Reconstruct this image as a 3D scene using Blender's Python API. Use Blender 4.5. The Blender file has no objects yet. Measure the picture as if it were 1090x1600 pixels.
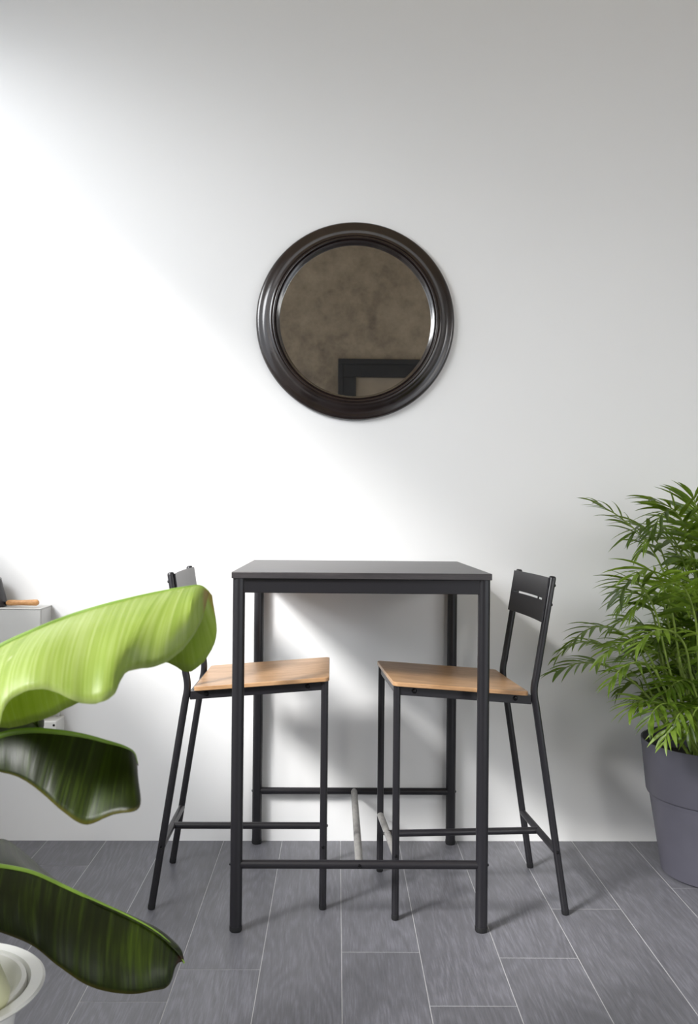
import bpy, bmesh, math, random
from mathutils import Vector as V, Matrix
from math import sin, cos, pi, sqrt, radians
random.seed(7)
S = bpy.context.scene
COL = S.collection
for w in list(bpy.data.worlds):
    bpy.data.worlds.remove(w)

# ------------------------------------------------------------------ camera
F_PX, CAM_H, PITCH, ROLL, YAW = 1429.19, 1.0678, 0.0060, 0.0093, 0.0231
FW = V((sin(YAW)*cos(PITCH), cos(YAW)*cos(PITCH), sin(PITCH)))
RT0 = V((cos(YAW), -sin(YAW), 0)); UP0 = RT0.cross(FW)
RT = cos(ROLL)*RT0 + sin(ROLL)*UP0
UP = -sin(ROLL)*RT0 + cos(ROLL)*UP0
CAM = V((0, 0, CAM_H))
cd = bpy.data.cameras.new('camera'); cam = bpy.data.objects.new('camera', cd); COL.objects.link(cam)
cd.sensor_fit = 'VERTICAL'; cd.sensor_height = 36; cd.sensor_width = 24
cd.lens = F_PX/1600*36; cd.clip_start = 0.02
m = Matrix.Identity(4)
for i in range(3):
    m[i][0], m[i][1], m[i][2], m[i][3] = RT[i], UP[i], -FW[i], CAM[i]
cam.matrix_world = m
cd.dof.use_dof = True; cd.dof.focus_distance = 2.65; cd.dof.aperture_fstop = 9
S.camera = cam

def P(px, py, Y):
    """World point at depth Y in front of the camera plane for a measured place in the photo."""
    d = FW + RT*((px-545)/F_PX) - UP*((py-800)/F_PX)
    return CAM + d*(Y/d.y)

# ------------------------------------------------------------------ materials
def srgb(c):
    return tuple((x/12.92 if x <= .04045 else ((x+.055)/1.055)**2.4) for x in [v/255 for v in c]) + (1,)

class N:
    def __init__(s, name):
        s.m = bpy.data.materials.new(name); s.m.use_nodes = True
        s.t = s.m.node_tree; s.n = s.t.nodes; s.b = s.n['Principled BSDF']; s.out = s.n['Material Output']
    def add(s, typ, **k):
        x = s.n.new(typ)
        for a, b in k.items():
            if a in x.inputs.keys():
                x.inputs[a].default_value = b
            else:
                setattr(x, a, b)
        return x
    def ln(s, a, b): s.t.links.new(a, b)
    def coord(s, kind='Object', scale=(1, 1, 1), rot=(0, 0, 0), loc=(0, 0, 0)):
        tc = s.add('ShaderNodeTexCoord'); mp = s.add('ShaderNodeMapping')
        mp.inputs['Scale'].default_value = scale; mp.inputs['Rotation'].default_value = rot; mp.inputs['Location'].default_value = loc
        s.ln(tc.outputs[kind], mp.inputs['Vector']); return mp.outputs['Vector']
    def ramp(s, fac, stops):
        r = s.add('ShaderNodeValToRGB'); e = r.color_ramp.elements
        e[0].position, e[0].color = stops[0]; e[1].position, e[1].color = stops[-1]
        for p_, c_ in stops[1:-1]:
            x = e.new(p_); x.color = c_
        s.ln(fac, r.inputs['Fac']); return r.outputs['Color']
    def bump(s, h, strength=.2, dist=.002):
        b = s.add('ShaderNodeBump', Strength=strength, Distance=dist); s.ln(h, b.inputs['Height'])
        s.ln(b.outputs['Normal'], s.b.inputs['Normal'])

def plain(name, col, rough=.5, noise=0.0, scale=30, bump=0, metallic=0, spec=.5):
    a = N(name); c = srgb(col)
    a.b.inputs['Roughness'].default_value = rough; a.b.inputs['Metallic'].default_value = metallic
    a.b.inputs['Specular IOR Level'].default_value = spec
    nt = a.add('ShaderNodeTexNoise', Scale=scale, Detail=5.0); a.ln(a.coord(), nt.inputs['Vector'])
    lo = tuple(x*(1-noise) for x in c[:3])+(1,); hi = tuple(min(1, x*(1+noise)) for x in c[:3])+(1,)
    a.ln(a.ramp(nt.outputs['Fac'], [(.3, lo), (.7, hi)]), a.b.inputs['Base Color'])
    if bump: a.bump(nt.outputs['Fac'], bump, .001)
    return a.m

def wood(name, dark, mid, light, rough, axis_scale, spec=.4):
    a = N(name); a.b.inputs['Roughness'].default_value = rough; a.b.inputs['Specular IOR Level'].default_value = spec
    co = a.coord('Object', axis_scale)
    n1 = a.add('ShaderNodeTexNoise', Scale=3.0, Detail=6.0, Roughness=.6, Distortion=.6); a.ln(co, n1.inputs['Vector'])
    n2 = a.add('ShaderNodeTexNoise', Scale=22.0, Detail=4.0); a.ln(co, n2.inputs['Vector'])
    mx = a.add('ShaderNodeMath', operation='MULTIPLY_ADD'); mx.inputs[1].default_value = .35
    a.ln(n2.outputs['Fac'], mx.inputs[0])
    sc = a.add('ShaderNodeMath', operation='MULTIPLY'); sc.inputs[1].default_value = .7; a.ln(n1.outputs['Fac'], sc.inputs[0])
    a.ln(sc.outputs[0], mx.inputs[2])
    a.ln(a.ramp(mx.outputs[0], [(.32, srgb(dark)), (.5, srgb(mid)), (.7, srgb(light))]), a.b.inputs['Base Color'])
    a.bump(n2.outputs['Fac'], .08, .0006)
    return a.m

def wall_mat(name, col, amt):
    a = N(name); a.b.inputs['Roughness'].default_value = .75; a.b.inputs['Specular IOR Level'].default_value = .25
    co = a.coord()
    n1 = a.add('ShaderNodeTexNoise', Scale=1.3, Detail=4.0); a.ln(co, n1.inputs['Vector'])
    n2 = a.add('ShaderNodeTexNoise', Scale=160.0, Detail=3.0); a.ln(co, n2.inputs['Vector'])
    c = srgb(col); lo = tuple(x*(1-amt) for x in c[:3])+(1,)
    a.ln(a.ramp(n1.outputs['Fac'], [(.3, lo), (.7, c)]), a.b.inputs['Base Color'])
    a.bump(n2.outputs['Fac'], .06, .0008)
    return a.m

M = {}
M['wall'] = wall_mat('white_paint', (236, 236, 236), .025)
M['ceil'] = wall_mat('ceiling_paint', (206, 188, 154), .05)
M['metal'] = plain('black_powder_coat', (28, 27, 31), .36, .12, 400, .05)
M['rubber'] = plain('black_rubber', (24, 24, 26), .6, .1, 60)
M['screw'] = plain('black_screw', (26, 26, 28), .28, .1, 60, metallic=.6)
M['pot_grey'] = plain('grey_plastic', (80, 79, 89), .5, .05, 14)
M['white_pot'] = plain('white_glazed_pot', (240, 240, 235), .25, .02, 10)
M['inner_pot'] = plain('white_plastic_pot', (236, 235, 228), .4, .03, 12)
M['soil'] = plain('dark_soil', (38, 31, 26), .95, .5, 60, .8)
M['sheath'] = plain('pale_leaf_sheath', (214, 214, 176), .5, .15, 9)
M['petiole'] = plain('green_petiole', (100, 128, 42), .45, .2, 20)
M['cab'] = plain('light_grey_laminate', (196, 196, 194), .5, .02, 5)
M['socket'] = plain('white_plastic', (222, 222, 218), .4, .02, 20)
M['pan'] = plain('dark_pan_metal', (44, 43, 47), .4, .2, 40)
M['rim_metal'] = plain('pan_rim_metal', (150, 150, 150), .35, .1, 40, metallic=.7)
M['pic_frame'] = plain('black_picture_frame', (20, 20, 23), .45, .2, 30, .2)
M['mirror_frame'] = plain('dark_brown_lacquer', (36, 27, 25), .22, .25, 18, .02, spec=.6)
M['mirror_frame'].node_tree.nodes['Principled BSDF'].inputs['Coat Weight'].default_value = .35
M['mirror_frame'].node_tree.nodes['Principled BSDF'].inputs['Coat Roughness'].default_value = .12
M['grout'] = plain('light_grout', (182, 182, 184), .8, .1, 40)
M['bark'] = plain('palm_stem', (120, 140, 60), .5, .25, 30)
M['handle'] = wood('handle_wood', (150, 105, 60), (190, 140, 90), (215, 170, 120), .5, (4, 30, 30))
M['seat'] = wood('seat_veneer', (142, 106, 72), (167, 130, 94), (186, 150, 114), .34, (2.2, 14, 14))
M['table_top'] = wood('black_brown_wood', (44, 42, 44), (56, 53, 55), (70, 66, 67), .38, (2.0, 22, 22), .5)

a = N('worn_sheen_metal')     # the bars feet rest on: rubbed coating, plus reflected glare painted as lighter grey
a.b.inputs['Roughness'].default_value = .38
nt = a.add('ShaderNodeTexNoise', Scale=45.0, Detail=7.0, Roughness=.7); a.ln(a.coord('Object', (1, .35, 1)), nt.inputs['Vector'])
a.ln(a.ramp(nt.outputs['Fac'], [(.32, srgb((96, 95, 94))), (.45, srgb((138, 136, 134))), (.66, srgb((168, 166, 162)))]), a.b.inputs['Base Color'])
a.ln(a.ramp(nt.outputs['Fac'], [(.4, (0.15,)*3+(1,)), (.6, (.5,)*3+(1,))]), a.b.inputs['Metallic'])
M['worn_sheen'] = a.m

a = N('mirror_glass'); a.b.inputs['Metallic'].default_value = 1; a.b.inputs['Roughness'].default_value = .012
a.b.inputs['Base Color'].default_value = (.86, .86, .85, 1); M['mirror'] = a.m

a = N('brown_concrete'); a.b.inputs['Roughness'].default_value = .8     # wall opposite, seen in the mirror
co = a.coord()
n1 = a.add('ShaderNodeTexNoise', Scale=1.1, Detail=9.0, Roughness=.62, Distortion=.4); a.ln(co, n1.inputs['Vector'])
n2 = a.add('ShaderNodeTexNoise', Scale=7.0, Detail=8.0, Roughness=.7); a.ln(co, n2.inputs['Vector'])
mm = a.add('ShaderNodeMath', operation='ADD'); a.ln(n1.outputs['Fac'], mm.inputs[0]); a.ln(n2.outputs['Fac'], mm.inputs[1])
m2 = a.add('ShaderNodeMath', operation='MULTIPLY'); m2.inputs[1].default_value = .5; a.ln(mm.outputs[0], m2.inputs[0])
a.ln(a.ramp(m2.outputs[0], [(.34, srgb((104, 93, 80))), (.47, srgb((136, 123, 105))), (.60, srgb((154, 141, 122)))]), a.b.inputs['Base Color'])
a.bump(n2.outputs['Fac'], .2, .004); M['concrete'] = a.m

# floor planks: each plank carries its own random value
a = N('grey_wood_plank'); a.b.inputs['Specular IOR Level'].default_value = .5
at = a.add('ShaderNodeAttribute', attribute_name='plank'); tc = a.add('ShaderNodeTexCoord')
off = a.add('ShaderNodeVectorMath', operation='ADD'); a.ln(tc.outputs['Object'], off.inputs[0])
sv = a.add('ShaderNodeCombineXYZ'); ml = a.add('ShaderNodeMath', operation='MULTIPLY'); ml.inputs[1].default_value = 37.0
a.ln(at.outputs['Fac'], ml.inputs[0]); a.ln(ml.outputs[0], sv.inputs['X']); a.ln(ml.outputs[0], sv.inputs['Y']); a.ln(sv.outputs[0], off.inputs[1])
mp = a.add('ShaderNodeMapping'); mp.inputs['Scale'].default_value = (9, 1.4, 1); a.ln(off.outputs[0], mp.inputs['Vector'])
nz = a.add('ShaderNodeTexNoise', Scale=.9, Detail=2.0); a.ln(mp.outputs[0], nz.inputs['Vector'])
wv = a.add('ShaderNodeMath', operation='MULTIPLY'); wv.inputs[1].default_value = 95.0; a.ln(nz.outputs['Fac'], wv.inputs[0])
sn = a.add('ShaderNodeMath', operation='SINE'); a.ln(wv.outputs[0], sn.inputs[0])        # cathedral rings
mp2 = a.add('ShaderNodeMapping'); mp2.inputs['Scale'].default_value = (170, 9, 1); a.ln(off.outputs[0], mp2.inputs['Vector'])
fn = a.add('ShaderNodeTexNoise', Scale=1.6, Detail=6.0, Roughness=.65); a.ln(mp2.outputs[0], fn.inputs['Vector'])
ptch = a.add('ShaderNodeTexNoise', Scale=3.5, Detail=3.0); a.ln(off.outputs[0], ptch.inputs['Vector'])
s1 = a.add('ShaderNodeMath', operation='MULTIPLY_ADD'); s1.inputs[1].default_value = .06; a.ln(sn.outputs[0], s1.inputs[0]); a.ln(fn.outputs['Fac'], s1.inputs[2])
s2 = a.add('ShaderNodeMath', operation='MULTIPLY_ADD'); s2.inputs[1].default_value = .35; a.ln(ptch.outputs['Fac'], s2.inputs[0]); a.ln(s1.outputs[0], s2.inputs[2])
s3 = a.add('ShaderNodeMath', operation='MULTIPLY_ADD'); s3.inputs[1].default_value = .10; a.ln(at.outputs['Fac'], s3.inputs[0]); a.ln(s2.outputs[0], s3.inputs[2])
a.ln(a.ramp(s3.outputs[0], [(.42, srgb((84, 84, 88))), (.74, srgb((101, 101, 107))), (1.0, srgb((122, 122, 130)))]), a.b.inputs['Base Color'])
rg = a.add('ShaderNodeMapRange'); rg.inputs['To Min'].default_value = .34; rg.inputs['To Max'].default_value = .5
a.ln(fn.outputs['Fac'], rg.inputs['Value']); a.ln(rg.outputs[0], a.b.inputs['Roughness'])
a.bump(s1.outputs[0], .12, .0012); M['plank'] = a.m

def leaf_mat(name, dark, mid, light, trans, tw, rough, veins, spots=0, rnd=0.0, vein_uv=False):
    a = N(name); a.b.inputs['Roughness'].default_value = rough; a.b.inputs['Specular IOR Level'].default_value = .45
    tcd = a.add('ShaderNodeTexCoord'); mp_ = a.add('ShaderNodeMapping'); a.ln(tcd.outputs['UV' if vein_uv else 'Object'], mp_.inputs['Vector'])
    mp_.inputs['Scale'].default_value = veins
    n1_ = a.add('ShaderNodeTexNoise', Scale=1.0, Detail=5.0, Roughness=.6, Distortion=.15); a.ln(mp_.outputs[0], n1_.inputs['Vector'])
    n2_ = a.add('ShaderNodeTexNoise', Scale=7.0, Detail=3.0); a.ln(tcd.outputs['Object'], n2_.inputs['Vector'])
    q = a.add('ShaderNodeMath', operation='MULTIPLY_ADD'); q.inputs[1].default_value = .6
    h = a.add('ShaderNodeMath', operation='MULTIPLY'); h.inputs[1].default_value = .4; a.ln(n2_.outputs['Fac'], h.inputs[0])
    a.ln(n1_.outputs['Fac'], q.inputs[0]); a.ln(h.outputs[0], q.inputs[2])
    fac = q.outputs[0]
    if rnd:
        oi = a.add('ShaderNodeObjectInfo'); r_ = a.add('ShaderNodeMath', operation='MULTIPLY_ADD'); r_.inputs[1].default_value = rnd
        sub = a.add('ShaderNodeMath', operation='SUBTRACT'); sub.inputs[1].default_value = rnd/2
        a.ln(oi.outputs['Random'], r_.inputs[0]); a.ln(fac, r_.inputs[2]); a.ln(r_.outputs[0], sub.inputs[0]); fac = sub.outputs[0]
    colr = a.ramp(fac, [(.33, srgb(dark)), (.5, srgb(mid)), (.68, srgb(light))])
    tcol = a.add('ShaderNodeMixRGB', blend_type='MIX'); tcol.inputs['Fac'].default_value = .75
    a.ln(colr, tcol.inputs['Color1']); tcol.inputs['Color2'].default_value = srgb(trans)
    if vein_uv:
        sx = a.add('ShaderNodeSeparateXYZ'); a.ln(tcd.outputs['UV'], sx.inputs[0])
        def mixin(fac_, c_):
            nonlocal colr
            k_ = a.add('ShaderNodeMixRGB'); a.ln(fac_, k_.inputs['Fac']); a.ln(colr, k_.inputs['Color1']); k_.inputs['Color2'].default_value = srgb(c_); colr = k_.outputs[0]
        mixin(a.ramp(sx.outputs['Y'], [(.0, (.8, .8, .8, 1)), (.012, (.5, .5, .5, 1)), (.03, (0, 0, 0, 1))]), light if not spots else (90, 84, 30))      # paler rim of the blade
        wn = a.add('ShaderNodeTexNoise', Scale=26.0, Detail=4.0); a.ln(tcd.outputs['Object'], wn.inputs['Vector'])
        au = a.add('ShaderNodeMath', operation='MULTIPLY_ADD'); au.inputs[1].default_value = .05; a.ln(wn.outputs['Fac'], au.inputs[0]); a.ln(sx.outputs['X'], au.inputs[2])
        mixin(a.ramp(au.outputs[0], [(.965, (0, 0, 0, 1)), (.985, (1, 1, 1, 1))]), (150, 122, 60) if not spots else (44, 24, 14))               # dried tip
        if not spots:       # small pale scuffs
            sc_ = a.add('ShaderNodeTexNoise', Scale=34.0, Detail=2.0); a.ln(tcd.outputs['Object'], sc_.inputs['Vector'])
            mixin(a.ramp(sc_.outputs['Fac'], [(.70, (0, 0, 0, 1)), (.78, (.8, .8, .8, 1))]), (222, 224, 180))
    if spots:
        vo = a.add('ShaderNodeTexNoise', Scale=spots, Detail=4.0, Roughness=.7); a.ln(tcd.outputs['Object'], vo.inputs['Vector'])
        sp_ = a.ramp(vo.outputs['Fac'], [(.66, (0, 0, 0, 1)), (.74, (1, 1, 1, 1))])
        mxs = a.add('ShaderNodeMixRGB'); a.ln(sp_, mxs.inputs['Fac']); a.ln(colr, mxs.inputs['Color1']); mxs.inputs['Color2'].default_value = srgb((112, 84, 32)); colr = mxs.outputs[0]
    a.ln(colr, a.b.inputs['Base Color'])
    tr = a.add('ShaderNodeBsdfTranslucent'); a.ln(tcol.outputs[0], tr.inputs['Color'])
    ms = a.add('ShaderNodeMixShader'); ms.inputs['Fac'].default_value = tw
    a.ln(a.b.outputs[0], ms.inputs[1]); a.ln(tr.outputs[0], ms.inputs[2]); a.ln(ms.outputs[0], a.out.inputs['Surface'])
    bp = a.add('ShaderNodeBump', Strength=.25, Distance=.002); a.ln(n1_.outputs['Fac'], bp.inputs['Height'])
    a.ln(bp.outputs[0], a.b.inputs['Normal'])
    return a.m
M['young_leaf'] = leaf_mat('young_banana_leaf', (122, 148, 54), (152, 171, 82), (182, 196, 126), (196, 216, 30), .42, .42, (78, .9, 1), 0, 0, True)
M['old_leaf'] = leaf_mat('mature_banana_leaf', (12, 16, 3), (27, 35, 6), (54, 70, 14), (100, 124, 6), .18, .42, (52, 1.4, 1), 9.0, 0, True)
M['old_leaf'].node_tree.nodes['Principled BSDF'].inputs['Specular IOR Level'].default_value = .30
M['palm'] = leaf_mat('palm_leaflet', (34, 52, 10), (72, 97, 26), (134, 160, 64), (165, 200, 45), .36, .38, (30, 30, 30), 0, .40)

# ------------------------------------------------------------------ mesh builder
class MB:
    def __init__(s): s.v = []; s.f = []; s.uv = {}
    def box(s, lo, hi, T=None):
        i = len(s.v)
        for x in (lo[0], hi[0]):
            for y in (lo[1], hi[1]):
                for z in (lo[2], hi[2]):
                    p = V((x, y, z)); s.v.append(T @ p if T else p)
        for q in ((0, 1, 3, 2), (4, 6, 7, 5), (0, 4, 5, 1), (2, 3, 7, 6), (0, 2, 6, 4), (1, 5, 7, 3)):
            s.f.append([i+k for k in q])
        return s
    def tube(s, pts, r, n=16, caps=True, flat=1.0, up=None):
        pts = [V(p) for p in pts]; k = len(pts); rs = r if isinstance(r, (list, tuple)) else [r]*k
        i0 = len(s.v); t0 = (pts[1]-pts[0]).normalized()
        u = up.copy() if up else (V((0, 0, 1)) if abs(t0.z) < .9 else V((1, 0, 0)))
        for j, p in enumerate(pts):
            t = (pts[min(j+1, k-1)]-pts[max(j-1, 0)]).normalized()
            u = (u-t*u.dot(t)).normalized(); b = t.cross(u)
            for a_ in range(n):
                th = 2*pi*a_/n
                s.v.append(p+u*cos(th)*rs[j]*flat+b*sin(th)*rs[j])
        for j in range(k-1):
            for a_ in range(n):
                b_ = (a_+1) % n
                s.f.append([i0+j*n+a_, i0+j*n+b_, i0+(j+1)*n+b_, i0+(j+1)*n+a_])
        if caps:
            s.f.append([i0+a_ for a_ in range(n)][::-1]); s.f.append([i0+(k-1)*n+a_ for a_ in range(n)])
        return s
    def lathe(s, prof, n=64, T=None, closed=False):
        i0 = len(s.v); k = len(prof)
        for r, z in prof:
            for a_ in range(n):
                th = 2*pi*a_/n; p = V((r*cos(th), r*sin(th), z)); s.v.append(T @ p if T else p)
        for j in range(k if closed else k-1):
            for a_ in range(n):
                b_ = (a_+1) % n; j2 = (j+1) % k
                s.f.append([i0+j*n+a_, i0+j*n+b_, i0+j2*n+b_, i0+j2*n+a_])
        return s
    def grid(s, rows, uvs=None):
        i0 = len(s.v); nr = len(rows); nc = len(rows[0])
        for a_, r in enumerate(rows):
            for b_, p in enumerate(r):
                s.uv[len(s.v)] = (a_/(nr-1), b_/(nc-1)) if not uvs else uvs[a_][b_]
                s.v.append(V(p))
        for a_ in range(nr-1):
            for b_ in range(nc-1):
                q = i0+a_*nc+b_; s.f.append([q, q+1, q+nc+1, q+nc])
        return s
    def build(s, name, mat, parent=None, bevel=0, seg=2, smooth=True, solid=0, sub=0, origin=None, merge=True, recalc=True):
        me = bpy.data.meshes.new(name)
        o_ = V(origin) if origin is not None else None
        me.from_pydata([tuple(p-o_) if o_ is not None else tuple(p) for p in s.v], [], s.f)
        if s.uv:
            ul = me.uv_layers.new(name='UVMap')
            for lp in me.loops:
                ul.data[lp.index].uv = s.uv.get(lp.vertex_index, (0, 0))
        bm = bmesh.new(); bm.from_mesh(me)
        if merge: bmesh.ops.remove_doubles(bm, verts=bm.verts, dist=1e-6)
        if recalc: bmesh.ops.recalc_face_normals(bm, faces=bm.faces)
        for f_ in bm.faces: f_.smooth = smooth
        if smooth:
            for e_ in bm.edges:
                if len(e_.link_faces) == 2 and e_.calc_face_angle(0) > radians(38): e_.smooth = False
        bm.to_mesh(me); bm.free()
        me.materials.append(mat)
        o = bpy.data.objects.new(name, me); COL.objects.link(o)
        if o_ is not None: o.location = o_
        if parent: o.parent = parent
        if solid:
            md = o.modifiers.new('thickness', 'SOLIDIFY'); md.thickness = solid; md.offset = 0
        if bevel:
            md = o.modifiers.new('bevel', 'BEVEL'); md.width = bevel; md.segments = seg; md.limit_method = 'ANGLE'; md.angle_limit = radians(40)
        if sub:
            md = o.modifiers.new('sub', 'SUBSURF'); md.levels = sub; md.render_levels = sub
        return o

def thing(name, label, cat, loc=(0, 0, 0), rz=0, group=None):
    o = bpy.data.objects.new(name, None); COL.objects.link(o); o.location = loc; o.rotation_euler = (0, 0, rz)
    o.empty_display_size = .1; o['label'] = label; o['category'] = cat; o['kind'] = 'thing'
    if group: o['group'] = group
    return o
def tag(o, label, cat, group=None):
    o['label'] = label; o['category'] = cat; o['kind'] = 'thing'
    if group: o['group'] = group
    return o
def struct(o, label=None, cat=None):
    o['kind'] = 'structure'
    if label: o['label'] = label; o['category'] = cat
    return o

# ------------------------------------------------------------------ room shell
XL, XR, YB, YF, ZC = -1.5, 2.7, -1.6, 3.0250, 3.75
TW = .15
W1 = dict(y0=-1.3, y1=2.97, z0=1.385, z1=2.76)          # left window opening
W2 = dict(y0=-1.3, y1=1.5, z0=.2, z1=2.3)               # unseen right opening, added to let in fill light
W3 = dict(x0=1.15, x1=2.55, z0=.2, z1=2.2)            # unseen opening added in the wall opposite for frontal fill
struct(MB().box((XL-TW, YF, -.1), (XR+TW, YF+TW, ZC+.1)).build('wall_back', M['wall'], smooth=False), 'plain white painted wall behind the bar table', 'wall')
def holed(x0, x1, w):
    b = MB()
    b.box((x0, YB, -.1), (x1, YF, w['z0'])); b.box((x0, YB, w['z1']), (x1, YF, ZC+.1))
    b.box((x0, YB, w['z0']), (x1, w['y0'], w['z1'])); b.box((x0, w['y1'], w['z0']), (x1, YF, w['z1']))
    return b
struct(holed(XL-TW, XL, W1).build('wall_left', M['wall'], smooth=False, merge=False), 'white wall with the sunlit window on the left', 'wall')
struct(holed(XR, XR+TW, W2).build('wall_right', M['wall'], smooth=False, merge=False), 'white right wall with a wide window added for fill light', 'wall')
b = MB()
b.box((XL-TW, YB-TW, -.1), (W3['x0'], YB, ZC+.1)); b.box((W3['x1'], YB-TW, -.1), (XR+TW, YB, ZC+.1))
b.box((W3['x0'], YB-TW, -.1), (W3['x1'], YB, W3['z0'])); b.box((W3['x0'], YB-TW, W3['z1']), (W3['x1'], YB, ZC+.1))
struct(b.build('wall_front', M['concrete'], smooth=False, merge=False), 'brown mottled concrete wall reflected in the round mirror', 'wall')
struct(MB().box((XL-TW, YB-TW, ZC), (XR+TW, YF+TW, ZC+.12)).build('ceiling', M['ceil'], smooth=False), 'beige plaster ceiling above the bar table', 'ceiling')
for i, (w, x) in enumerate(((W1, XL-TW+.02), (W2, XR+TW-.07))):
    b = MB(); d = .05; fw = .035
    b.box((x, w['y0'], w['z0']), (x+d, w['y1'], w['z0']+fw)); b.box((x, w['y0'], w['z1']-fw), (x+d, w['y1'], w['z1']))
    b.box((x, w['y0'], w['z0']+fw), (x+d, w['y0']+fw, w['z1']-fw)); b.box((x, w['y1']-fw, w['z0']+fw), (x+d, w['y1'], w['z1']-fw))
    struct(b.build('window_%d' % (i+1), M['socket'], smooth=False, merge=False), 'white window frame on the %s' % ('left', 'right, added for fill light')[i], 'window')

b = MB(); y = YB-TW+.07; d = .05; fw = .035
b.box((W3['x0'], y, W3['z0']), (W3['x1'], y+d, W3['z0']+fw)); b.box((W3['x0'], y, W3['z1']-fw), (W3['x1'], y+d, W3['z1']))
b.box((W3['x0'], y, W3['z0']+fw), (W3['x0']+fw, y+d, W3['z1']-fw)); b.box((W3['x1']-fw, y, W3['z0']+fw), (W3['x1'], y+d, W3['z1']-fw))
struct(b.build('window_3', M['socket'], smooth=False, merge=False), 'white window frame in the concrete wall', 'window')

# floor of long grey planks with pale joints
FX, FTH, SP = .0202, -.0104, .1919
cF, sF = cos(FTH), sin(FTH)
joint = {-3: 2.02, -4: 2.35, -5: 2.8, -2: 2.165, -1: 1.86, 0: 2.253, 1: 2.006, 2: 2.226, 3: 2.506, 4: 1.95}
b = MB(); mats = []; ids = []
g = .0010; LEN = 1.2
for k in range(-10, 16):
    u0, u1 = FX+k*SP+g, FX+(k+1)*SP-g
    j0 = joint.get(k, 2.0+((k*.37) % 1.2))
    v = j0-5*LEN
    while v < 4.4:
        pid = random.random()
        q = [(u0, v+g), (u1, v+g), (u1, v+LEN-g), (u0, v+LEN-g)]
        i = len(b.v)
        for (u_, v_) in q: b.v.append(V((cF*u_-sF*v_, sF*u_+cF*v_, 0)))
        b.f.append([i, i+1, i+2, i+3]); ids.append(pid); mats.append(0)
        v += LEN
i = len(b.v)
for x, y in ((XL-TW, YB-TW), (XR+TW, YB-TW), (XR+TW, YF+TW), (XL-TW, YF+TW)): b.v.append(V((x, y, -.0006)))
b.f.append([i, i+1, i+2, i+3]); ids.append(0); mats.append(1)
fl = b.build('floor', M['plank'], smooth=False, merge=False, recalc=False); fl.data.materials.append(M['grout'])
at = fl.data.attributes.new('plank', 'FLOAT', 'FACE')
for i, f_ in enumerate(fl.data.polygons):
    at.data[i].value = ids[i]; f_.material_index = mats[i]
# trim planks to the room
bm = bmesh.new(); bm.from_mesh(fl.data)
for co_, no_ in (((XL-TW, 0, 0), (-1, 0, 0)), ((XR+TW, 0, 0), (1, 0, 0)), ((0, YB-TW, 0), (0, -1, 0)), ((0, YF+TW, 0), (0, 1, 0))):
    bmesh.ops.bisect_plane(bm, geom=bm.verts[:]+bm.edges[:]+bm.faces[:], plane_co=co_, plane_no=no_, clear_outer=True)
bm.to_mesh(fl.data); bm.free()
struct(fl, 'dark grey wood-look plank floor with pale joints', 'floor')

# ------------------------------------------------------------------ round mirror
MC = V((.0850, YF, 1.7160))
Tm = Matrix.Translation(MC) @ Matrix.Rotation(pi/2, 4, 'X')       # lathe z -> into the room (-y)
mir = thing('round_mirror', 'round wall mirror with a wide dark brown moulded frame', 'mirror', MC)
Ti = Matrix.Rotation(pi/2, 4, 'X')
prof = [(.322, .0005), (.3265, .004), (.3275, .010), (.3255, .0155), (.3215, .0192), (.316, .0206), (.309, .0215), (.303, .0228), (.297, .0258), (.291, .0312), (.286, .0370),
        (.2815, .0418), (.2765, .0440), (.2735, .0438), (.2725, .0420), (.2715, .0428), (.2695, .0445), (.2670, .0448), (.2645, .0435), (.2630, .0400), (.2620, .0370), (.2605, .0385), (.2585, .0395), (.2565, .0385), (.2550, .0350), (.2535, .0270), (.2500, .0230), (.2485, .0150), (.2485, .0005)]
MB().lathe(prof, 128, Ti, closed=True).build('frame', M['mirror_frame'], mir)
MB().lathe([(.0001, .004), (.2490, .004), (.2490, .016), (.0001, .016)], 96, Ti).build('mirror_glass', M['mirror'], mir)

# picture on the opposite wall, seen only in the mirror
t = thing('picture_frame', 'large black picture frame reflected in the round mirror', 'picture', (0, YB, 0))
PW, PH, FB = .80, .62, .150
pc_ = P(528, 562, 2*(YF-.016)-YB); t.location = (pc_.x+PW, YB, pc_.z-PH)
b = MB()
x0 = -PW; x1 = PW; z0 = -PH; z1 = PH
for lo, hi in (((x0, 0.002, z1-FB), (x1, .05, z1)), ((x0, .002, z0), (x1, .05, z0+FB)), ((x0, .002, z0+FB), (x0+FB, .05, z1-FB)), ((x1-FB, .002, z0+FB), (x1, .05, z1-FB))):
    b.box(lo, hi)
i2 = .045
for lo, hi in (((x0, .05, z1-i2), (x1, .062, z1)), ((x0, .05, z0), (x1, .062, z0+i2)), ((x0, .05, z0+i2), (x0+i2, .062, z1-i2)), ((x1-i2, .05, z0+i2), (x1, .062, z1-i2))):
    b.box(lo, hi)
b.build('frame', M['pic_frame'], t, bevel=.004, merge=False)
M['canvas'] = plain('brown_canvas', (128, 116, 100), .8, .12, 6)
MB().box((x0+FB-.005, .003, z0+FB-.005), (x1-FB+.005, .02, z1-FB+.005)).build('canvas', M['canvas'], t, smooth=False)

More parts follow.
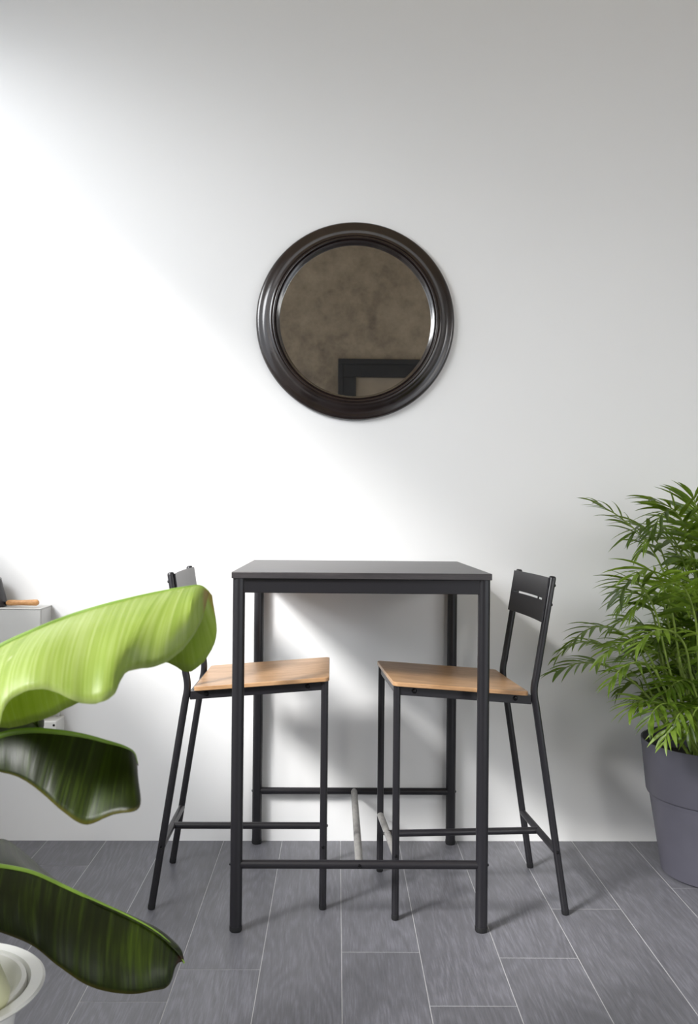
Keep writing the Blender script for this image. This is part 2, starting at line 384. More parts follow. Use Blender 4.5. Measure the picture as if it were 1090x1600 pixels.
# ------------------------------------------------------------------ bar table
tb = thing('bar_table', 'square black bar table with round metal legs against the wall', 'table', (.0921, 2.6847, 0), -.0075)
HT, HW = .9257, .335
MB().box((-HW, -HW, HT-.0165), (HW, HW, HT)).build('tabletop', M['table_top'], tb, bevel=.0012)
LI = HW-.018
zt = HT-.0165
for sx in (-1, 1):
    for sy in (-1, 1):
        lg = MB().tube([(sx*LI, sy*LI, .012), (sx*LI, sy*LI, .3), (sx*LI, sy*LI, zt)], .0158, 24).build('leg', M['metal'], tb)
        MB().tube([(sx*LI, sy*LI, 0), (sx*LI, sy*LI, .003), (sx*LI, sy*LI, .014)], [.0145, .0164, .0164], 24).build('foot_cap', M['rubber'], lg)
        yb = sy*LI
        b = MB(); b.lathe([(.0001, .0032), (.0028, .003), (.0042, .001), (.0042, -.002), (.0001, -.002)], 12, Matrix.Translation((sx*(LI+.0150), yb, .1715)) @ Matrix.Rotation(sx*pi/2, 4, 'Y'))
        b.build('screw', M['screw'], lg)
for sy in (-1, 1):
    MB().box((-LI, sy*LI-.009, zt-.0375), (LI, sy*LI+.009, zt)).build('apron', M['metal'], tb, bevel=.0012)
    MB().tube([(-LI, sy*LI, .1715), (0, sy*LI, .1715), (LI, sy*LI, .1715)], .0112, 20).build('stretcher', M['metal'], tb)
for sx in (-1, 1):
    MB().box((sx*LI-.009, -LI, zt-.0375), (sx*LI+.009, LI, zt)).build('apron', M['metal'], tb, bevel=.0012)
cb = MB().tube([(0, -LI, .1715), (0, 0, .1715), (0, LI, .1715)], .0105, 20).build('cross_stretcher', M['worn_sheen'], tb)
cb['label'] = 'grey rubbed cross bar with painted sheen'
MB().lathe([(.0001, .0035), (.003, .003), (.0046, .001), (.0046, -.003), (.0001, -.003)], 14, Matrix.Translation((0, -LI-.0110, .1715)) @ Matrix.Rotation(pi/2, 4, 'X')).build('screw', M['screw'], tb)
for sx in (-1, 1):   # brackets under the top by the back legs
    MB().lathe([(.0001, -.006), (.005, -.005), (.006, 0), (.0001, 0)], 12, Matrix.Translation((sx*(LI-.04), LI-.03, zt-.0375))).build('screw', M['screw'], tb)

# ------------------------------------------------------------------ bar stools (local +x is the front of the seat)
SD, SW, HS, DZ = .3675, .3647, .634, .029
UF, VL, UR, UB, HB, UT, HTOP = .1711, .1640, -.2926, -.1977, .6042, -.2506, .9144
RL = .0098
def bez(p0, p1, p2, n):
    return [((1-t_)**2)*V(p0)+2*t_*(1-t_)*V(p1)+t_*t_*V(p2) for t_ in [i/n for i in range(n+1)]]
def screw_at(T): return MB().lathe([(.0001, .0030), (.0030, .0026), (.0044, .0008), (.0044, -.002), (.0001, -.002)], 14, T)

def make_stool():
    r = thing('bar_stool', 'x', 'stool')
    # seat: slightly dished veneer sheet, tilted back, rounded corners
    nu, nv = 22, 18; TH = .0115
    def top(u, v):
        z = HS-DZ*(SD/2-u)/SD
        return z-.004*max(0, 1-(2*(u+.02)/SD)**2)*(1-(2*v/SW)**2)
    rows_t = []; 
    rc = .014
    b = MB()
    outline = []
    for cx, cy, a0 in ((SD/2-rc, SW/2-rc, 0), (-SD/2+rc, SW/2-rc, 90), (-SD/2+rc, -SW/2+rc, 180), (SD/2-rc, -SW/2+rc, 270)):
        for i in range(7):
            an = radians(a0+90*i/6); outline.append((cx+rc*cos(an), cy+rc*sin(an)))
    # concentric rings fill the outline
    rings = 9
    n = len(outline)
    # add mid-edge points for smooth shading
    full = []
    for i in range(n):
        p, q = outline[i], outline[(i+1) % n]
        L = math.hypot(q[0]-p[0], q[1]-p[1]); k = max(1, int(L/.03))
        for j in range(k): full.append((p[0]+(q[0]-p[0])*j/k, p[1]+(q[1]-p[1])*j/k))
    n = len(full)
    def ring(sc, dz):
        i = len(b.v)
        for u, v in full: b.v.append(V((u*sc, v*sc, top(u*sc, v*sc)+dz)))
        return i
    R = [ring(j/rings, 0) for j in range(1, rings)]+[ring(.9935, 0), ring(1.0, -.0014), ring(1.0, -TH+.0012), ring(.9935, -TH)]
    for a_, c_ in zip(R, R[1:]):
        for i in range(n): b.f.append([a_+i, a_+(i+1) % n, c_+(i+1) % n, c_+i])
    b.f.append([R[0]+i for i in range(n)][::-1]); b.f.append([R[-1]+i for i in range(n)])
    b.build('seat', M['seat'], r)
    zr = lambda u: HS-DZ*(SD/2-u)/SD-TH
    for sv in (-1, 1):
        fl_ = MB().tube([(UF, sv*(VL+.0021), .008), (UF, sv*(VL+.001), .3), (UF, sv*VL, zr(UF)-.0005)], RL, 20).build('leg', M['metal'], r)
        MB().tube([(UF, sv*(VL+.0021), 0), (UF, sv*(VL+.0021), .003), (UF, sv*(VL+.0021), .014)], [.0088, .0102, .0102], 20).build('foot_cap', M['rubber'], fl_)
        screw_at(Matrix.Translation((UF, sv*(VL+.0108), .171)) @ Matrix.Rotation(-sv*pi/2, 4, 'X')).build('screw', M['screw'], fl_)
        # rear leg runs on upward as the back post, with a bend at seat height
        lo = V((UR, sv*(VL+.0025), .008)); be = V((UB-.004, sv*VL, HB)); hi = V((UT, sv*VL, HTOP-.006))
        d1 = (be-lo).normalized(); d2 = (hi-be).normalized()
        path = [lo, lo+(be-lo)*.5]+bez(be-d1*.035, be+V((.004, 0, 0)), be+d2*.035, 8)+[be+(hi-be)*.55, hi, hi+d2*.004, hi+d2*.006]
        rad = [RL]*(len(path)-2)+[RL*.86, RL*.55]
        bl = MB().tube(path, rad, 20).build('leg', M['metal'], r)
        MB().tube([lo-d1*.008, lo-d1*.005, lo+d1*.006], [.0088, .0102, .0102], 20).build('foot_cap', M['rubber'], bl)
        tt = (.171-lo.z)/(be.z-lo.z); pr = lo+(be-lo)*tt
        screw_at(Matrix.Translation(pr+V((0, sv*.0096, 0))) @ Matrix.Rotation(-sv*pi/2, 4, 'X')).build('screw', M['screw'], bl)
        for f_ in (.42, .86):
            pp = be+(hi-be)*(f_*.39+.6)
            screw_at(Matrix.Translation(pp+V((-.0094, 0, 0))) @ Matrix.Rotation(-pi/2, 4, 'Y')).build('screw', M['screw'], bl)
        # side rail under the seat
        b = MB(); i = len(b.v)
        ua, ub_ = UB+.004, UF
        for u in (ua, ub_):
            for dv in (-.004, .004):
                for dz in (-.0245, -.0008): b.v.append(V((u, sv*VL+dv, zr(u)+dz)))
        for q in ((0, 1, 3, 2), (4, 6, 7, 5), (0, 4, 5, 1), (2, 3, 7, 6), (0, 2, 6, 4), (1, 5, 7, 3)): b.f.append([i+k for k in q])
        sr = b.build('seat_rail', M['metal'], r, bevel=.001)
        for u in (-.15, .125):
            screw_at(Matrix.Translation((u, sv*(VL+.0042), zr(u)-.0105)) @ Matrix.Rotation(-sv*pi/2, 4, 'X') @ Matrix.Scale(1.5, 4)).build('screw', M['screw'], sr)
    for u in (UB+.006, UF):
        MB().box((u-.004, -VL, zr(u)-.0245), (u+.004, VL, zr(u)-.001)).build('seat_rail', M['metal'], r, bevel=.001)
    # foot bars: an H
    lo = V((UR, 0, 0)); be = V((UB-.004, 0, HB)); ur = UR+(UB-.004-UR)*(.171/HB)
    fr = MB().tube([(UF, -VL, .171), (UF, 0, .171), (UF, VL, .171)], .0098, 18).build('footrest', M['worn_sheen'], r); fr['label'] = 'rubbed grey foot bar with painted sheen'
    MB().tube([(ur, -VL, .171), (ur, 0, .171), (ur, VL, .171)], .0098, 18).build('rear_bar', M['metal'], r)
    mb_ = MB().tube([(ur, 0, .171), (0, 0, .171), (UF, 0, .171)], .0098, 18).build('middle_bar', M['metal'], r)
    screw_at(Matrix.Translation((UF+.0096, 0, .171)) @ Matrix.Rotation(pi/2, 4, 'Y')).build('screw', M['screw'], mb_)
    # back panel: thin bowed plate between the posts with a long slot
    d2 = V((UT-UB+.004, 0, HTOP-HB)).normalized(); top_ = V((UT, 0, HTOP-.004))
    ws = [-.1715, -.157, -.128, -.1, -.06, -.02, .02, .055, .088, .0935, .138, .157, .1715]
    hs = [0, .012, .03, .0585, .0645, .09, .112, .122]
    b = MB(); idx = {}
    for ih, h_ in enumerate(hs):
        for iw, w_ in enumerate(ws):
            bow = -.007*(1-(w_/.1715)**2)
            idx[ih, iw] = len(b.v); b.v.append(top_-d2*h_+V((bow+.0118, w_, 0)))
    for ih in range(len(hs)-1):
        for iw in range(len(ws)-1):
            if ih == 3 and (1 <= iw <= 7 or iw == 9): continue
            b.f.append([idx[ih, iw], idx[ih, iw+1], idx[ih+1, iw+1], idx[ih+1, iw]])
    bk = b.build('backrest', M['metal'], r, solid=.0035)
    es = bk.modifiers.new('edges', 'EDGE_SPLIT'); es.split_angle = radians(35)
    return r

def copy_tree(o, parent=None):
    c = o.copy(); COL.objects.link(c)
    if parent: c.parent = parent
    for ch in list(o.children): copy_tree(ch, c)
    return c
st = make_stool()
st2 = copy_tree(st)
for s_, (x, y, th), lb in ((st, (-.1747, 2.6669, -.0039), 'black bar stool with wooden seat beside the large banana leaves'),
                           (st2, (.3485, 2.6122, 3.2076), 'black bar stool with wooden seat beside the potted palm')):
    s_.location = (x, y, 0); s_.rotation_euler = (0, 0, th); s_['label'] = lb; s_['group'] = 'bar stools at the table'

# ------------------------------------------------------------------ leaf helpers
def catmull(pts, n):
    pts = [V(p) for p in pts]; out = []; k = len(pts)-1
    for i in range(n+1):
        t_ = i/n*k; j = min(int(t_), k-1); f_ = t_-j
        p1, p2 = pts[j], pts[j+1]; p0 = pts[j-1] if j else p1*2-p2; p3 = pts[j+2] if j+2 <= k else p2*2-p1
        out.append(.5*((2*p1)+(p2-p0)*f_+(2*p0-5*p1+4*p2-p3)*f_*f_+(3*p1-p0-3*p2+p3)*f_**3))
    return out
def banana_leaf(parent, mid, near, far, mat, bow=(0, -.02, .012), n=64, m_=10, rib=.005, wav=.0025, seed=1):
    rnd = random.Random(seed)
    Mi, Ne, Fa = catmull(mid, n), catmull(near, n), catmull(far, n)
    bow = V(bow); ph = rnd.random()*6
    rows = []; uvs = []
    for i in range(n+1):
        row = []; ur = []
        wid = min(1, 8*(1-i/n))
        for j in range(-m_, m_+1):
            t_ = abs(j)/m_; e = Ne[i] if j < 0 else Fa[i]
            p = Mi[i].lerp(e, t_)+bow*(4*t_*(1-t_))*wid*(1 if j < 0 else .8)
            if t_ > 0:
                w_ = (sin(i*.9+ph)*.5+sin(i*.37+ph*2)*.7+sin(i*2.3)*.3)*wav*t_**1.5*wid
                p = p+V((0, -w_, w_*.6))
            row.append(p); ur.append((i/n, j/m_*.5+.5))
        rows.append(row); uvs.append(ur)
    lf = MB().grid(rows, uvs).build('leaf', mat, parent, solid=.0009, recalc=False, merge=False)
    MB().tube([p+V((0, 0, -.001)) for p in Mi], [rib*(1-.8*i/n)+.0006 for i in range(n+1)], 10).build('midrib', M['petiole'], lf)
    return lf

# ------------------------------------------------------------------ potted banana plant
BX, BY = -.5996, 1.45
bp = thing('potted_banana_plant', 'large-leaved banana plant in a white pot at the lower left', 'plant', (BX, BY, 0))
PR, PZ = .157, .3244
bpp = MB().lathe([(.0001, 0), (.066, 0), (.071, .004), (.116, PZ-.03), (.122, PZ-.014), (PR-.003, PZ-.004), (PR, PZ), (PR-.004, PZ+.003), (PR-.022, PZ+.002), (PR-.026, PZ-.006), (.112, PZ-.05), (.064, .03), (.0001, .03)], 72).build('pot', M['white_pot'], bp)
MB().lathe([(.0001, .032), (.060, .032), (.100, PZ-.055), (.112, PZ-.02), (.121, PZ-.006), (.119, PZ+.002), (.112, PZ+.003), (.104, PZ-.004), (.096, PZ-.03), (.0001, PZ-.04)], 56, Matrix.Translation((.008, .004, 0))).build('inner_pot', M['inner_pot'], bp)
MB().lathe([(.0001, PZ-.028), (.05, PZ-.026), (.0945, PZ-.034), (.0950, PZ-.042), (.0001, PZ-.042)], 40, Matrix.Translation((.008, .004, 0))).build('soil', M['soil'], bp)
KY = [1.0]
L_ = lambda px, py, Y: P(px, py, Y*KY[0])-V((BX, BY, 0))
stem_top = V((-.02, .0, .86))
MB().tube(catmull([(.015, .0, PZ-.035), (.012, 0, .40), (.0, 0, .55), (-.01, 0, .7), stem_top], 16), [.062-.0024*i for i in range(17)], 20).build('pseudostem', M['sheath'], bp)
MB().tube(catmull([(.058, -.030, PZ-.032), (.084, -.040, PZ+.016), (.062, -.036, .40), (.030, -.018, .52), (.012, -.006, .64)], 16), [.040, .042, .042, .040, .037, .032, .031, .03, .028, .026, .024, .022, .02, .018, .016, .012, .006], 16).build('leaf_sheath', M['sheath'], bp)

YM = 1.50
KY[0] = .78       # the two upper leaves reach forward
# leaf 1: bright young leaf, arched like a tent
mid = [L_(-88, 1096, 1.45), L_(-45, 1044, 1.46), L_(0, 1011, 1.48), L_(60, 983, 1.50), L_(110, 963, 1.52), L_(160, 947, 1.53), L_(210, 934, 1.54), L_(255, 924, 1.55), L_(290, 917.5, 1.555), L_(312, 915, 1.56), L_(326, 924, 1.56)]
near = [L_(-90, 1106, 1.44), L_(-50, 1110, 1.38), L_(-10, 1146, 1.31), L_(14, 1094, 1.31), L_(72, 1078, 1.31), L_(124, 1097, 1.31), L_(172, 1092, 1.32), L_(200, 1050, 1.38), L_(262, 1033, 1.42), L_(308, 985, 1.48), L_(325, 930, 1.555)]
far = [L_(-86, 1112, 1.46), L_(-46, 1130, 1.58), L_(12, 1136, 1.60), L_(70, 1122, 1.60), L_(126, 1097, 1.61), L_(170, 1070, 1.62), L_(215, 1038, 1.63), L_(262, 1036, 1.63), L_(300, 1048, 1.63), L_(337, 1000, 1.60), L_(331, 930, 1.565)]
banana_leaf(bp, mid, near, far, M['young_leaf'], bow=(0, -.03, .008), seed=2)
# leaf 2: darker leaf, half in the sun
mid = [L_(-88, 1215, 1.45), L_(-40, 1168, 1.495), L_(0, 1149, 1.482), L_(45, 1141, 1.472), L_(90, 1143, 1.474), L_(130, 1149, 1.485), L_(165, 1158, 1.495), L_(192, 1166, 1.50), L_(208, 1175, 1.505), L_(214, 1192, 1.505)]
near = [L_(-88, 1225, 1.44), L_(-40, 1196, 1.465), L_(0, 1206, 1.448), L_(34, 1217, 1.432), L_(64, 1238, 1.42), L_(98, 1268, 1.408), L_(133, 1288, 1.40), L_(176, 1273, 1.395), L_(217, 1262, 1.40), L_(215, 1212, 1.49)]
far = [L_(-88, 1212, 1.47), L_(-40, 1150, 1.53), L_(0, 1146, 1.57), L_(45, 1150, 1.58), L_(90, 1160, 1.58), L_(130, 1170, 1.58), L_(165, 1180, 1.58), L_(192, 1186, 1.57), L_(212, 1190, 1.55), L_(216, 1196, 1.51)]
banana_leaf(bp, mid, near, far, M['old_leaf'], bow=(0, -.004, .0), wav=.0012, seed=5)
tips = [L_(-88, 1096, 1.45), L_(-88, 1215, 1.45)]
KY[0] = 1.0
# leaf 3: old leaf with browned tip, lowest
mid = [L_(-88, 1362, 1.45), L_(-40, 1350, 1.45), L_(0, 1353, 1.46), L_(50, 1363, 1.465), L_(100, 1385, 1.47), L_(150, 1408, 1.475), L_(200, 1431, 1.48), L_(240, 1453, 1.48), L_(268, 1476, 1.48), L_(288, 1504, 1.475)]
near = [L_(-88, 1380, 1.44), L_(-45, 1442, 1.41), L_(-4, 1455, 1.39), L_(48, 1476, 1.385), L_(92, 1510, 1.385), L_(140, 1541, 1.39), L_(196, 1553, 1.40), L_(240, 1548, 1.42), L_(264, 1538, 1.44), L_(276, 1500, 1.47)]
far = [L_(-88, 1350, 1.46), L_(-45, 1318, 1.53), L_(-8, 1312, 1.56), L_(20, 1318, 1.56), L_(90, 1376, 1.53), L_(150, 1406, 1.50), L_(204, 1430, 1.50), L_(248, 1452, 1.50), L_(280, 1480, 1.49), L_(288, 1503, 1.478)]
banana_leaf(bp, mid, near, far, M['old_leaf'], bow=(0, -.02, .003), seed=8)
# small leaf behind, between the two upper leaves
mid = [L_(-80, 1150, 1.47), L_(0, 1128, 1.62), L_(40, 1125, 1.68), L_(58, 1132, 1.70), L_(62, 1146, 1.70)]
near = [L_(-80, 1156, 1.46), L_(0, 1150, 1.60), L_(34, 1150, 1.66), L_(48, 1152, 1.69), L_(60, 1152, 1.70)]
far = [L_(-80, 1146, 1.48), L_(0, 1120, 1.68), L_(44, 1118, 1.72), L_(68, 1124, 1.72), L_(66, 1146, 1.71)]
banana_leaf(bp, mid, near, far, M['old_leaf'], n=24, rib=.003, seed=9)
for a_, e in ((V((-.02, 0, .80)), tips[0]), (V((-.015, 0, .66)), tips[1]), (V((0, 0, .50)), L_(-88, 1362, 1.45)), (V((-.015, .01, .72)), L_(-80, 1150, 1.47))):
    MB().tube(catmull([a_, a_.lerp(e, .5)+V((0, 0, .01)), e], 8), [.014, .013, .012, .011, .010, .009, .008, .007, .006], 12).build('petiole', M['petiole'], bp)
# out-of-view leaf towards the window, added to shade the lowest leaf and floor
mid = [V(p) for p in ((0, 0, .5), (-.06, -.10, .63), (-.15, -.22, .76), (-.27, -.36, .83), (-.38, -.48, .82), (-.46, -.58, .74))]
near = [p+V(q) for p, q in zip(mid, ((0.01, -.01, 0), (.07, -.05, -.03), (.11, -.07, -.05), (.11, -.07, -.06), (.07, -.05, -.05), (0, 0, 0)))]
far = [p+V(q) for p, q in zip(mid, ((-.01, .01, 0), (-.07, .05, -.03), (-.11, .07, -.05), (-.11, .07, -.06), (-.07, .05, -.05), (0, 0, 0)))]
banana_leaf(bp, mid, near, far, M['old_leaf'], bow=(0, 0, .015), seed=12)

# ------------------------------------------------------------------ potted palm
PX, PY = 1.187, 2.752
pp = thing('potted_palm', 'bushy feathery palm in a tapered dark grey pot', 'plant', (PX, PY, 0))
pot = MB().lathe([(.0001, 0), (.152, 0), (.160, .006), (.196, .232), (.1965, .238), (.2035, .240), (.2060, .246), (.2215, .398), (.2215, .4005), (.2175, .4005), (.2165, .397), (.200, .25), (.19, .2), (.0001, .2)], 96).build('pot', M['pot_grey'], pp)
MB().lathe([(.0001, .345), (.08, .342), (.15, .336), (.209, .330), (.209, .32), (.0001, .32)], 48).build('soil', M['soil'], pp)
K = lambda px, py, Y: P(px, py, Y)-V((PX, PY, 0))
def frond(pts, seed, s0=.42, npair=11, ll=.12, lw=.0072, droop=.35, r0=.0035, sweep=1.0):
    rnd = random.Random(seed); n = 40
    C_ = catmull(pts, n)
    lf = MB()
    for side in (-1, 1):
        for k in range(npair):
            s_ = s0+(1-s0)*(k+.35+.25*side+rnd.uniform(-.15, .15))/npair
            s_ = min(.999, s_); i = min(n-1, int(s_*n)); f_ = s_*n-i
            p = C_[i].lerp(C_[i+1], f_); t_ = (C_[i+1]-C_[i]).normalized()
            up = V((0, 0, 1))
            sd = t_.cross(up)
            if sd.length < .2: sd = t_.cross(V((0, 1, .2)))
            sd.normalize(); nm = sd.cross(t_)
            q = (s_-s0)/(1-s0)
            an = radians(68-42*q+rnd.uniform(-8, 8))/sweep
            d = t_*cos(an)+sd*side*sin(an)+nm*rnd.uniform(.0, .25)
            d.normalize()
            L = ll*(.62+.5*sin(pi*min(1, q*.85+.18)))*rnd.uniform(.82, 1.12)*(1-.25*q)
            W = lw*rnd.uniform(.85, 1.15)*(1-.25*q)
            rows = []; cur = p.copy(); dd = d.copy(); ns = 6
            wn = dd.cross(nm).normalized()
            if rnd.random() < .5: wn = (wn+nm*rnd.uniform(-.6, .6)).normalized()
            for j in range(ns+1):
                a_ = j/ns; w_ = W*(.35+2.2*a_ if a_ < .3 else 1.0*(1-((a_-.3)/.7)**2.0)+.03)
                fold = nm*w_*.35
                rows.append([cur-wn*w_+fold, cur, cur+wn*w_+fold])
                dd = (dd+V((0, 0, -droop*1.1/ns*(1+a_)))).normalized(); cur = cur+dd*L/ns
                if cur.y+PY > YF-.012: cur.y = YF-.012-PY
            lf.grid(rows)
    f = lf.build('frond', M['palm'], pp, recalc=False, merge=False)
    MB().tube(C_, [r0*(1-.75*i/n)+.0005 for i in range(n+1)], 8).build('stalk', M['bark'], f)
    return f
B = lambda dx, dy: V((dx, dy, .338))
hero = [
 # (stalk points, npair, leaflet length, start)
 ([B(-.03, .0), K(1058, 1010, 2.74), K(1040, 905, 2.74), K(1008, 845, 2.73), K(965, 806, 2.72), K(925, 784, 2.71)], 10, .105, .50),
 ([B(.0, -.02), K(1090, 1000, 2.72), K(1084, 880, 2.72), K(1072, 830, 2.71), K(1050, 795, 2.70), K(1012, 780, 2.69)], 10, .125, .50),
 ([B(-.06, -.02), K(1030, 1080, 2.68), K(995, 1010, 2.64), K(955, 982, 2.62), K(915, 985, 2.60), K(864, 1032, 2.58)], 12, .075, .42),
 ([B(-.07, .0), K(1030, 1110, 2.70), K(985, 1062, 2.66), K(945, 1040, 2.64), K(905, 1036, 2.62), K(868, 1050, 2.60)], 11, .095, .45),
 ([B(-.07, .02), K(1020, 1090, 2.76), K(990, 1030, 2.78), K(950, 1010, 2.80), K(910, 1003, 2.80), K(880, 1015, 2.80)], 10, .085, .45),
 ([B(-.04, -.05), K(1050, 1060, 2.64), K(1025, 960, 2.60), K(1000, 915, 2.58), K(980, 912, 2.57), K(968, 930, 2.56)], 11, .10, .42),
 ([B(-.05, .0), K(1040, 1050, 2.72), K(1020, 960, 2.70), K(1000, 930, 2.69), K(982, 930, 2.68), K(968, 950, 2.68)], 10, .095, .42),
 ([B(-.03, .03), K(1060, 1000, 2.78), K(1045, 900, 2.79), K(1025, 845, 2.79), K(1005, 825, 2.78), K(985, 838, 2.77)], 9, .115, .50),
 ([B(-.08, -.04), K(1040, 1130, 2.66), K(1022, 1105, 2.63), K(1005, 1095, 2.61), K(990, 1100, 2.60), K(982, 1112, 2.59)], 8, .08, .40),
 ([B(-.06, -.08), K(1060, 1130, 2.60), K(1050, 1105, 2.55), K(1035, 1100, 2.53), K(1020, 1112, 2.51), K(1012, 1130, 2.50)], 8, .08, .40),
 ([B(-.02, -.1), K(1085, 1130, 2.58), K(1080, 1108, 2.53), K(1070, 1105, 2.50), K(1058, 1120, 2.48), K(1050, 1140, 2.47)], 8, .075, .40),
 ([B(-.03, -.05), K(1066, 1050, 2.65), K(1050, 960, 2.60), K(1030, 905, 2.56), K(1010, 890, 2.54), K(990, 900, 2.52)], 10, .11, .45),
 ([B(.02, -.03), K(1098, 1000, 2.70), K(1095, 880, 2.68), K(1092, 820, 2.67), K(1088, 795, 2.66), K(1082, 775, 2.65)], 10, .11, .50),
 ([B(-.02, -.08), K(1085, 1080, 2.60), K(1070, 1010, 2.54), K(1045, 985, 2.50), K(1015, 990, 2.47), K(990, 1015, 2.45)], 10, .10, .42),
 ([B(.0, -.08), K(1095, 1070, 2.60), K(1088, 980, 2.56), K(1075, 930, 2.52), K(1058, 912, 2.50), K(1035, 915, 2.48)], 10, .11, .45),
 ([B(-.06, -.04), K(1040, 1080, 2.66), K(1010, 1020, 2.62), K(985, 1005, 2.60), K(960, 1010, 2.58), K(935, 1035, 2.56)], 10, .075, .42),
 ([B(-.05, -.06), K(1045, 1090, 2.62), K(1020, 1045, 2.57), K(995, 1035, 2.54), K(970, 1045, 2.52), K(948, 1072, 2.50)], 9, .08, .42),
 ([B(-.05, .03), K(1040, 1060, 2.78), K(1020, 1000, 2.80), K(1000, 975, 2.81), K(975, 968, 2.82), K(950, 985, 2.82)], 10, .08, .42),
 ([B(-.04, .0), K(1050, 1000, 2.70), K(1035, 940, 2.68), K(1020, 925, 2.67), K(1000, 935, 2.66), K(985, 960, 2.65)], 9, .09, .42),
 ([B(-.03, -.11), K(1075, 1140, 2.56), K(1066, 1120, 2.52), K(1055, 1122, 2.50), K(1044, 1140, 2.48), K(1036, 1165, 2.47)], 8, .07, .40),
 ([B(.02, -.11), K(1100, 1130, 2.54), K(1096, 1105, 2.50), K(1088, 1108, 2.47), K(1078, 1128, 2.45), K(1072, 1155, 2.44)], 8, .07, .40),
 ([B(-.06, .04), K(1030, 1120, 2.82), K(1005, 1080, 2.84), K(990, 1068, 2.85), K(975, 1072, 2.85), K(965, 1085, 2.85)], 8, .07, .40),
]
for i, (pts, npair, ll, s0) in enumerate(hero):
    frond(pts, 100+i, s0-.04, npair-1, ll*1.32)
rnd = random.Random(4)
for i in range(58):
    az = rnd.uniform(-pi, pi); hgt = rnd.uniform(.30, .78) if i % 3 else rnd.uniform(.15, .35); rad = rnd.uniform(.10, .24)+(.05 if hgt < .4 else 0)
    dx, dy = cos(az), sin(az)
    if dx < -.3: rad *= .72
    if dy > .2: rad = min(rad, .16)
    b0 = B(dx*rnd.uniform(.01, .1), dy*rnd.uniform(.01, .1))
    pts = [b0, V((dx*rad*.35, dy*rad*.35, .338+hgt*.5)), V((dx*rad*.65, dy*rad*.65, .338+hgt*.82)), V((dx*rad*.95, dy*rad*.95, .338+hgt*.97)), V((dx*rad*1.3, dy*rad*1.3, .338+hgt*.98)), V((dx*rad*1.6, dy*rad*1.6, .338+hgt*.9))]
    for p in pts:
        if p.y+PY > YF-.03: p.y = YF-.03-PY
    frond(pts, 200+i, .36, 11, rnd.uniform(.11, .155))

# ------------------------------------------------------------------ wall cabinet, pan, socket at the far left
YC = 2.905
e0 = P(63, 951, YC)
cabz = e0.z; cabx = e0.x; YO = YF-.06
cb = thing('wall_cabinet', 'light grey wall-hung cabinet under the dark pan', 'cabinet', (cabx-.2, YO, cabz-.30))
def cbx(lo, hi): return MB().box(lo, hi)
cbx((-.20, YC+.010-YO, 0), (.2, .0585, .296)).build('body', M['cab'], cb, bevel=.002)
cbx((-.2, YC-YO, .002), (.1995, YC+.009-YO, .2955)).build('door', M['cab'], cb, bevel=.001)
cbx((-.2005, YC-.001-YO, .2962), (.2005, .0585, .30)).build('top_panel', M['cab'], cb, bevel=.001)
pe = P(9, 948, YC+.05)
pc = V((pe.x-.062, YC+.058, cabz+.0005))
pan = thing('pan', 'dark pan with a wooden handle on the grey wall cabinet', 'pan', pc)
MB().lathe([(.0001, 0), (.058, 0), (.061, .003), (.062, .007), (.042, .088), (.040, .088), (.059, .008), (.0001, .005)], 56).build('body', M['pan'], pan)
MB().lathe([(.0415, .0875), (.0435, .089), (.0415, .0915), (.0385, .090)], 56, closed=True).build('rim', M['rim_metal'], pan)
hd = MB().tube(catmull([(.067, -.012, .012), (.082, -.015, .0135), (.112, -.020, .0140), (.145, -.025, .0150), (.1650, -.028, .0155), (.1670, -.028, .0155)], 20), [.0065, .008, .0085, .009, .0095, .009, .009, .0085, .0085, .0085, .009, .009, .0095, .0095, .010, .010, .010, .010, .0095, .008, .005], 16).build('handle', M['handle'], pan)
MB().tube([(.054, -.008, .010), (.060, -.010, .011), (.070, -.012, .0125)], .005, 12).build('ferrule', M['screw'], hd)

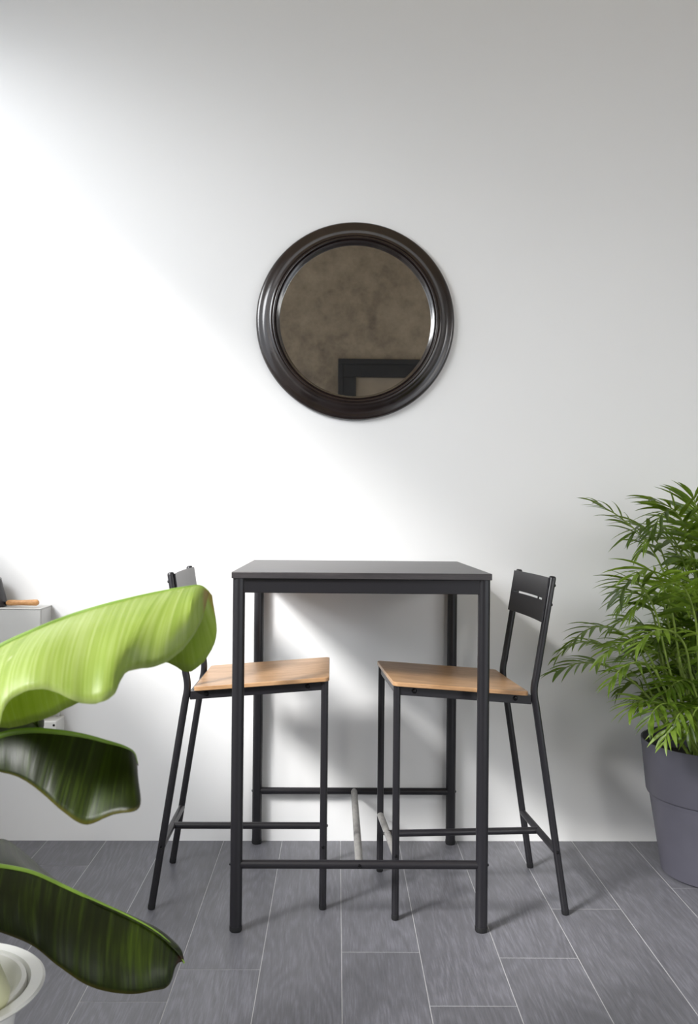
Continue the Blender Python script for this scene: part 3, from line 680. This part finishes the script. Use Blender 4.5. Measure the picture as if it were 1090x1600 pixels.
q = P(88, 1127, 2.93); q0 = P(4, 1127, 2.93)
so = thing('socket_box', 'white plastic socket box low on the white wall', 'socket', (q.x, YF, q.z))
wd = q.x-q0.x
MB().box((-wd, 2.93-YF, -.085), (0, -.001, 0)).build('body', M['socket'], so, bevel=.004, seg=3)
MB().lathe([(.0001, .002), (.003, .0018), (.004, 0), (.0001, -.001)], 14, Matrix.Translation((-.008, 2.93-YF, -.013)) @ Matrix.Rotation(pi/2, 4, 'X')).build('screw', M['screw'], so)
MB().box((-.034, -.022, .0005), (-.014, -.001, .060)).build('conduit', M['socket'], so, bevel=.002)

# ------------------------------------------------------------------ light
sun = bpy.data.lights.new('sun', 'SUN'); so_ = bpy.data.objects.new('sun', sun); COL.objects.link(so_)
sd = V((1, .87, -.96)).normalized(); so_.rotation_euler = sd.to_track_quat('-Z', 'Y').to_euler()
so_.location = (-3, -1, 4); sun.energy = 5.6; sun.angle = radians(11); sun.color = (1, .985, .96)
def area(name, loc, direction, sx, sy, power, col):
    l = bpy.data.lights.new(name, 'AREA'); l.shape = 'RECTANGLE'; l.size = sx; l.size_y = sy; l.energy = power; l.color = col
    o = bpy.data.objects.new(name, l); COL.objects.link(o); o.location = loc
    o.rotation_euler = V(direction).to_track_quat('-Z', 'Z').to_euler(); return o
area('sky_light_left', (-3.7, -.75, 4.26), (1, .80, -.96), 4.0, 2.8, 640, (.97, .985, 1))
area('fill_light_right', (XR+.9, .1, 2.6), (-1, .15, -.75), 2.8, 2.0, 85, (1, .972, .915))  # added fill from the right, no such source in view
area('fill_light_opposite', ((W3['x0']+W3['x1'])/2+.1, YB-.9, 2.3), (-.35, 1, -.45), 1.6, 1.8, 120, (1, .972, .915))  # added frontal fill through the extra opening behind the camera
w = bpy.data.worlds.new('sky'); S.world = w; w.use_nodes = True
bg = w.node_tree.nodes['Background']; bg.inputs['Color'].default_value = (.86, .92, 1, 1); bg.inputs['Strength'].default_value = 2.0

S.view_settings.view_transform = 'Standard'; S.view_settings.look = 'None'
S.view_settings.gamma = 1; S.view_settings.exposure = -0.25; S.view_settings.use_curve_mapping = False
S.cycles.max_bounces = 10; S.cycles.diffuse_bounces = 6; S.cycles.transparent_max_bounces = 8
S.cycles.sample_clamp_indirect = 8
